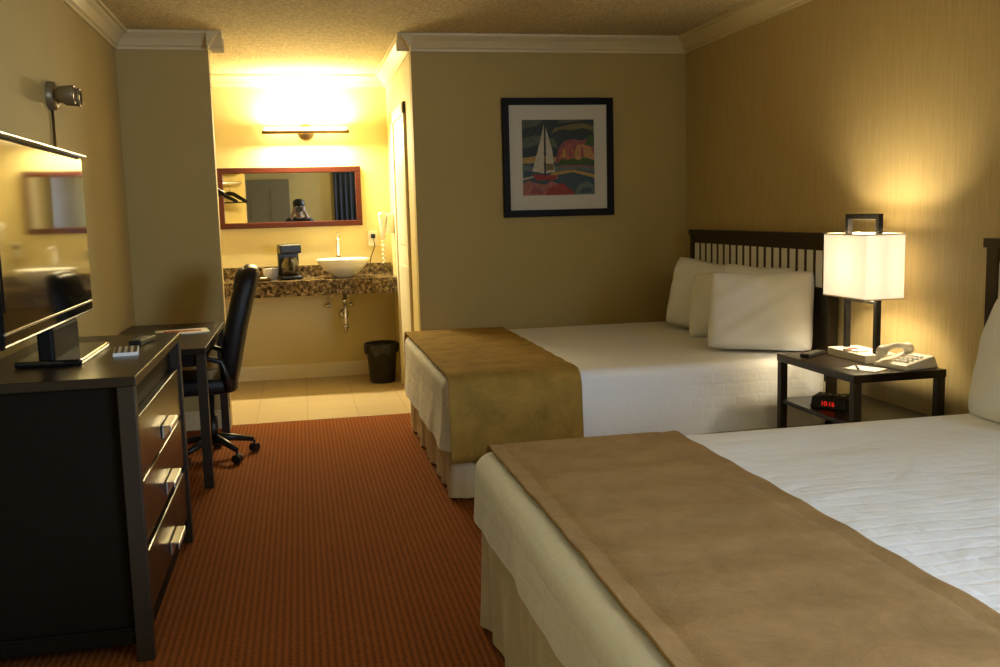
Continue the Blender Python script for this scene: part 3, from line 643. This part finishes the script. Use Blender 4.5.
poly('sea2',[(0,.33),(.45,.3),(.7,.34),(1,.3),(1,.38),(.6,.4),(.3,.37),(0,.4)])
poly('hill3',[(.5,.36),(.75,.385),(1,.35),(1,.37),(.75,.40),(.5,.38)])
poly('gold',[(.35,.25),(.7,.3),(1,.22),(1,.27),(.7,.335),(.4,.30)])
poly('rocks',[(0,0),(0,.16),(.08,.2),(.15,.17),(.3,.14),(.4,.19),(.48,.15),(.6,.12),(.72,0)]); poly('hull',[(.3,0),(.36,.10),(.45,.13),(.55,.16),(.65,.08),(.75,0)]); poly('sea2',[(.7,0),(.78,.14),(.9,.18),(1,.12),(1,0)]); poly('wave',[(0,.2),(.2,.25),(.4,.2),(.5,.23),(.4,.245),(.2,.275),(0,.23)])
poly('hill3',[(.08,.03),(.14,.11),(.24,.09),(.28,.02)]); poly('sea',[(.78,.02),(.83,.09),(.93,.1),(.97,.03)])
poly('hull',[(.12,.28),(.5,.26),(.44,.2),(.18,.2)])
poly('sail',[(.30,.94),(.24,.7),(.13,.32),(.29,.29)]); poly('sail',[(.325,.9),(.32,.29),(.44,.31),(.41,.6)]); poly('cloud2',[(.325,.42),(.32,.33),(.43,.33),(.42,.42)]); poly('mast',[(.303,.97),(.303,.25),(.315,.25),(.315,.97)])
b.out('painting',['p_'+k for k in keys],e,label='stylised sailboat and rocky coast painting')

# ------------------------------------------------------------ wall spotlight
e=thing('wall_spotlight',(XL,4.50,1.86),'bronze twin-head spotlight mounted on the wall','wall light')
B().lathe([(0,.035),(.05,.034),(.066,.024),(.07,0)],n=32,axis='x',sx=1.1,sy=.9).out('mount','tanmetal',e)
for s in (-1,1):
    hd=B().lathe([(0,0),(.020,.0),(.034,.02),(.040,.075),(.036,.080),(.030,.07),(0,.065)],c=(.035,s*.055,.0),n=24,axis='x').out('lamp_head','tanmetal',e)
    B().lathe([(0,.073),(.030,.071)],c=(.035,s*.055,.0),n=20,axis='x').out('lens','chrome',hd)
B().tube([(.008,.0,-.06),(.008,0,-.45)],.006,8).out('conduit','bronze',e)

# ------------------------------------------------------------ photographer (seen in the mirror)
def skinned(name,V,E,mat,parent=None,sub=2):
    me=bpy.data.meshes.new(name); me.from_pydata([v[:3] for v in V],E,[]); o=bpy.data.objects.new(name,me); COL.objects.link(o)
    if parent: o.parent=parent
    md=o.modifiers.new('skin','SKIN'); md.use_smooth_shade=True
    sv=me.skin_vertices[0].data
    for i,v in enumerate(V): r=v[3]; r=r if isinstance(r,tuple) else (r,r); sv[i].radius=r; sv[i].use_root=(i==0)
    s=o.modifiers.new('sub','SUBSURF'); s.levels=sub;s.render_levels=sub
    me.materials.append(M[mat]); return o
PY=-.30
V=[(0,PY,.72,(.125,.085)),(0,PY,.86,(.105,.075)),(0,PY,1.02,(.13,.08)),(0,PY,1.13,(.10,.065)),(0,PY+.02,1.19,.042),(0,PY+.06,1.24,.05),(0,PY+.075,1.31,(.068,.08)),(0,PY+.07,1.38,(.055,.065))]
E=[(0,1),(1,2),(2,3),(3,4),(4,5),(5,6),(6,7)]
for s in (-1,1):
    i=len(V); V+=[(s*.15,PY,1.12,.045),(s*.21,PY+.02,.98,.038),(s*.20,PY+.10,.98,.033),(s*.10,PY+.185,1.20,.024),(s*.075,PY+.205,1.245,.024)]
    E+=[(3,i),(i,i+1),(i+1,i+2),(i+2,i+3),(i+3,i+4)]
    for k in range(4):
        j=len(V); z=1.262+.017*k; V+=[(s*.074,PY+.225,z,.009),(s*.066,PY+.245,z+.004,.008),(s*.045,PY+.255,z+.004,.007)]; E+=[(i+4,j),(j,j+1),(j+1,j+2)]
    j=len(V); V+=[(s*.06,PY+.195,1.262,.009),(s*.045,PY+.19,1.285,.008)]; E+=[(i+4,j),(j,j+1)]
    i=len(V); V+=[(s*.085,PY,.64,.075),(s*.095,PY+.01,.38,.05),(s*.10,PY-.01,.08,.032),(s*.11,PY+.09,.03,.028)]
    E+=[(0,i),(i,i+1),(i+1,i+2),(i+2,i+3)]
person=thing('person',(0.03,0,0),'person in dark clothes standing and holding up a camera','person')
skinned('body',V,E,'skin',person)
b=B(); pad(b,(0,PY+.055,1.375),(.17,.19,.13),p=2.3); pad(b,(0,PY+.015,1.31),(.17,.12,.20),p=2.3); b.out('hair','hair',person)
SV=[(0,PY,.74,(.14,.10)),(0,PY,.88,(.125,.09)),(0,PY,1.02,(.145,.095)),(0,PY,1.13,(.115,.075))];SE=[(0,1),(1,2),(2,3)]
for s in(-1,1):
    i=len(SV);SV+=[(s*.155,PY,1.125,.058),(s*.215,PY+.02,.98,.048),(s*.205,PY+.10,.985,.042),(s*.115,PY+.175,1.17,.032)];SE+=[(3,i),(i,i+1),(i+1,i+2),(i+2,i+3)]
skinned('shirt',SV,SE,'shirt',person)
TV_=[(0,PY,.74,(.135,.095))];TE=[]
for s in(-1,1):
    i=len(TV_);TV_+=[(s*.085,PY,.64,.088),(s*.095,PY+.01,.38,.062),(s*.10,PY-.01,.09,.05)];TE+=[(0,i),(i,i+1),(i+1,i+2)]
skinned('trousers',TV_,TE,'trousers',person)
for s in(-1,1):
    b=B(); pad(b,(s*.032,PY+.15,1.325),(.02,.01,.012),p=2); b.out('eye','porcelain',person)
person.scale=(1.13,1.13,1.13)
e=thing('camera',(0.03,-.10,1.42),'black camera held up to the eye','camera')
b=B();b.box((0,0,.035),(.125,.04,.075)).box((0,0,.083),(.05,.035,.025)); b.out('body','blackplastic',e,bevel=.006)
B().tube([(0,.02,.04),(0,.065,.04)],[.033,.030],24).out('lens','blackplastic',e)
e=thing('added_fill_light',(1.2,-.7,H),'round frosted glass fill light added behind the camera','fill light')  # unseen fixture, added behind the camera to go with the warm fill
B().lathe([(0,-.02),(.16,-.02),(.16,0)],n=40).out('base','bronze',e)
B().lathe([(0,-.10),(.06,-.095),(.11,-.07),(.14,-.02)],n=40).out('glass_shade','fill_globe',e)

# ------------------------------------------------------------ lights
def area(name,loc,rot,sx,sy,en,col):
    l=bpy.data.lights.new(name,'AREA');l.shape='RECTANGLE';l.size=sx;l.size_y=sy;l.energy=en;l.color=col
    o=bpy.data.objects.new(name,l);COL.objects.link(o);o.location=loc;o.rotation_euler=rot;return o
def point(name,loc,en,col,r=.03):
    l=bpy.data.lights.new(name,'POINT');l.energy=en;l.color=col;l.shadow_soft_size=r
    o=bpy.data.objects.new(name,l);COL.objects.link(o);o.location=loc;return o
area('window_daylight',(XR+.45,(WY0+WY1)/2-.15,(WZ0+WZ1)/2+.1),(0,a(90),a(-36)),1.3,1.85,225,(.60,.77,1.0))
point('lamp_light',(lx,ly,nz+.40),34,(1,.82,.52),.05)
point('added_fill_lamp',(1.2,-.7,H-.22),27,(1,.84,.56),.12)  # warm fill added from behind the camera, source out of view
area('vanity_lamp',(.10,D2-.12,2.05),(a(180),0,0),.64,.03,29,(1,.83,.46))
area('vanity_lamp_down',(.10,D2-.13,1.97),(a(-30),0,0),.64,.03,56,(1,.83,.46))
wd=bpy.data.worlds.new('world');scene.world=wd;wd.use_nodes=True
bg=wd.node_tree.nodes['Background'];bg.inputs[0].default_value=(.6,.72,1,1);bg.inputs[1].default_value=.6

# ------------------------------------------------------------ camera
yaw,pitch,roll=a(11.659),a(7.1895),a(-1.5265)
fwv=Vector((math.sin(yaw)*math.cos(pitch),math.cos(yaw)*math.cos(pitch),-math.sin(pitch)))
r=Vector((math.cos(yaw),-math.sin(yaw),0));u=r.cross(fwv)
r2=r*math.cos(roll)+u*math.sin(roll);u2=-r*math.sin(roll)+u*math.cos(roll)
cd=bpy.data.cameras.new('cam');cd.sensor_width=36;cd.lens=958.26/1000*36;cd.clip_start=.02
co=bpy.data.objects.new('cam',cd);COL.objects.link(co)
m=Matrix(((r2.x,u2.x,-fwv.x),(r2.y,u2.y,-fwv.y),(r2.z,u2.z,-fwv.z))).to_4x4();m.translation=Vector((0,0,1.3142));co.matrix_world=m
scene.camera=co
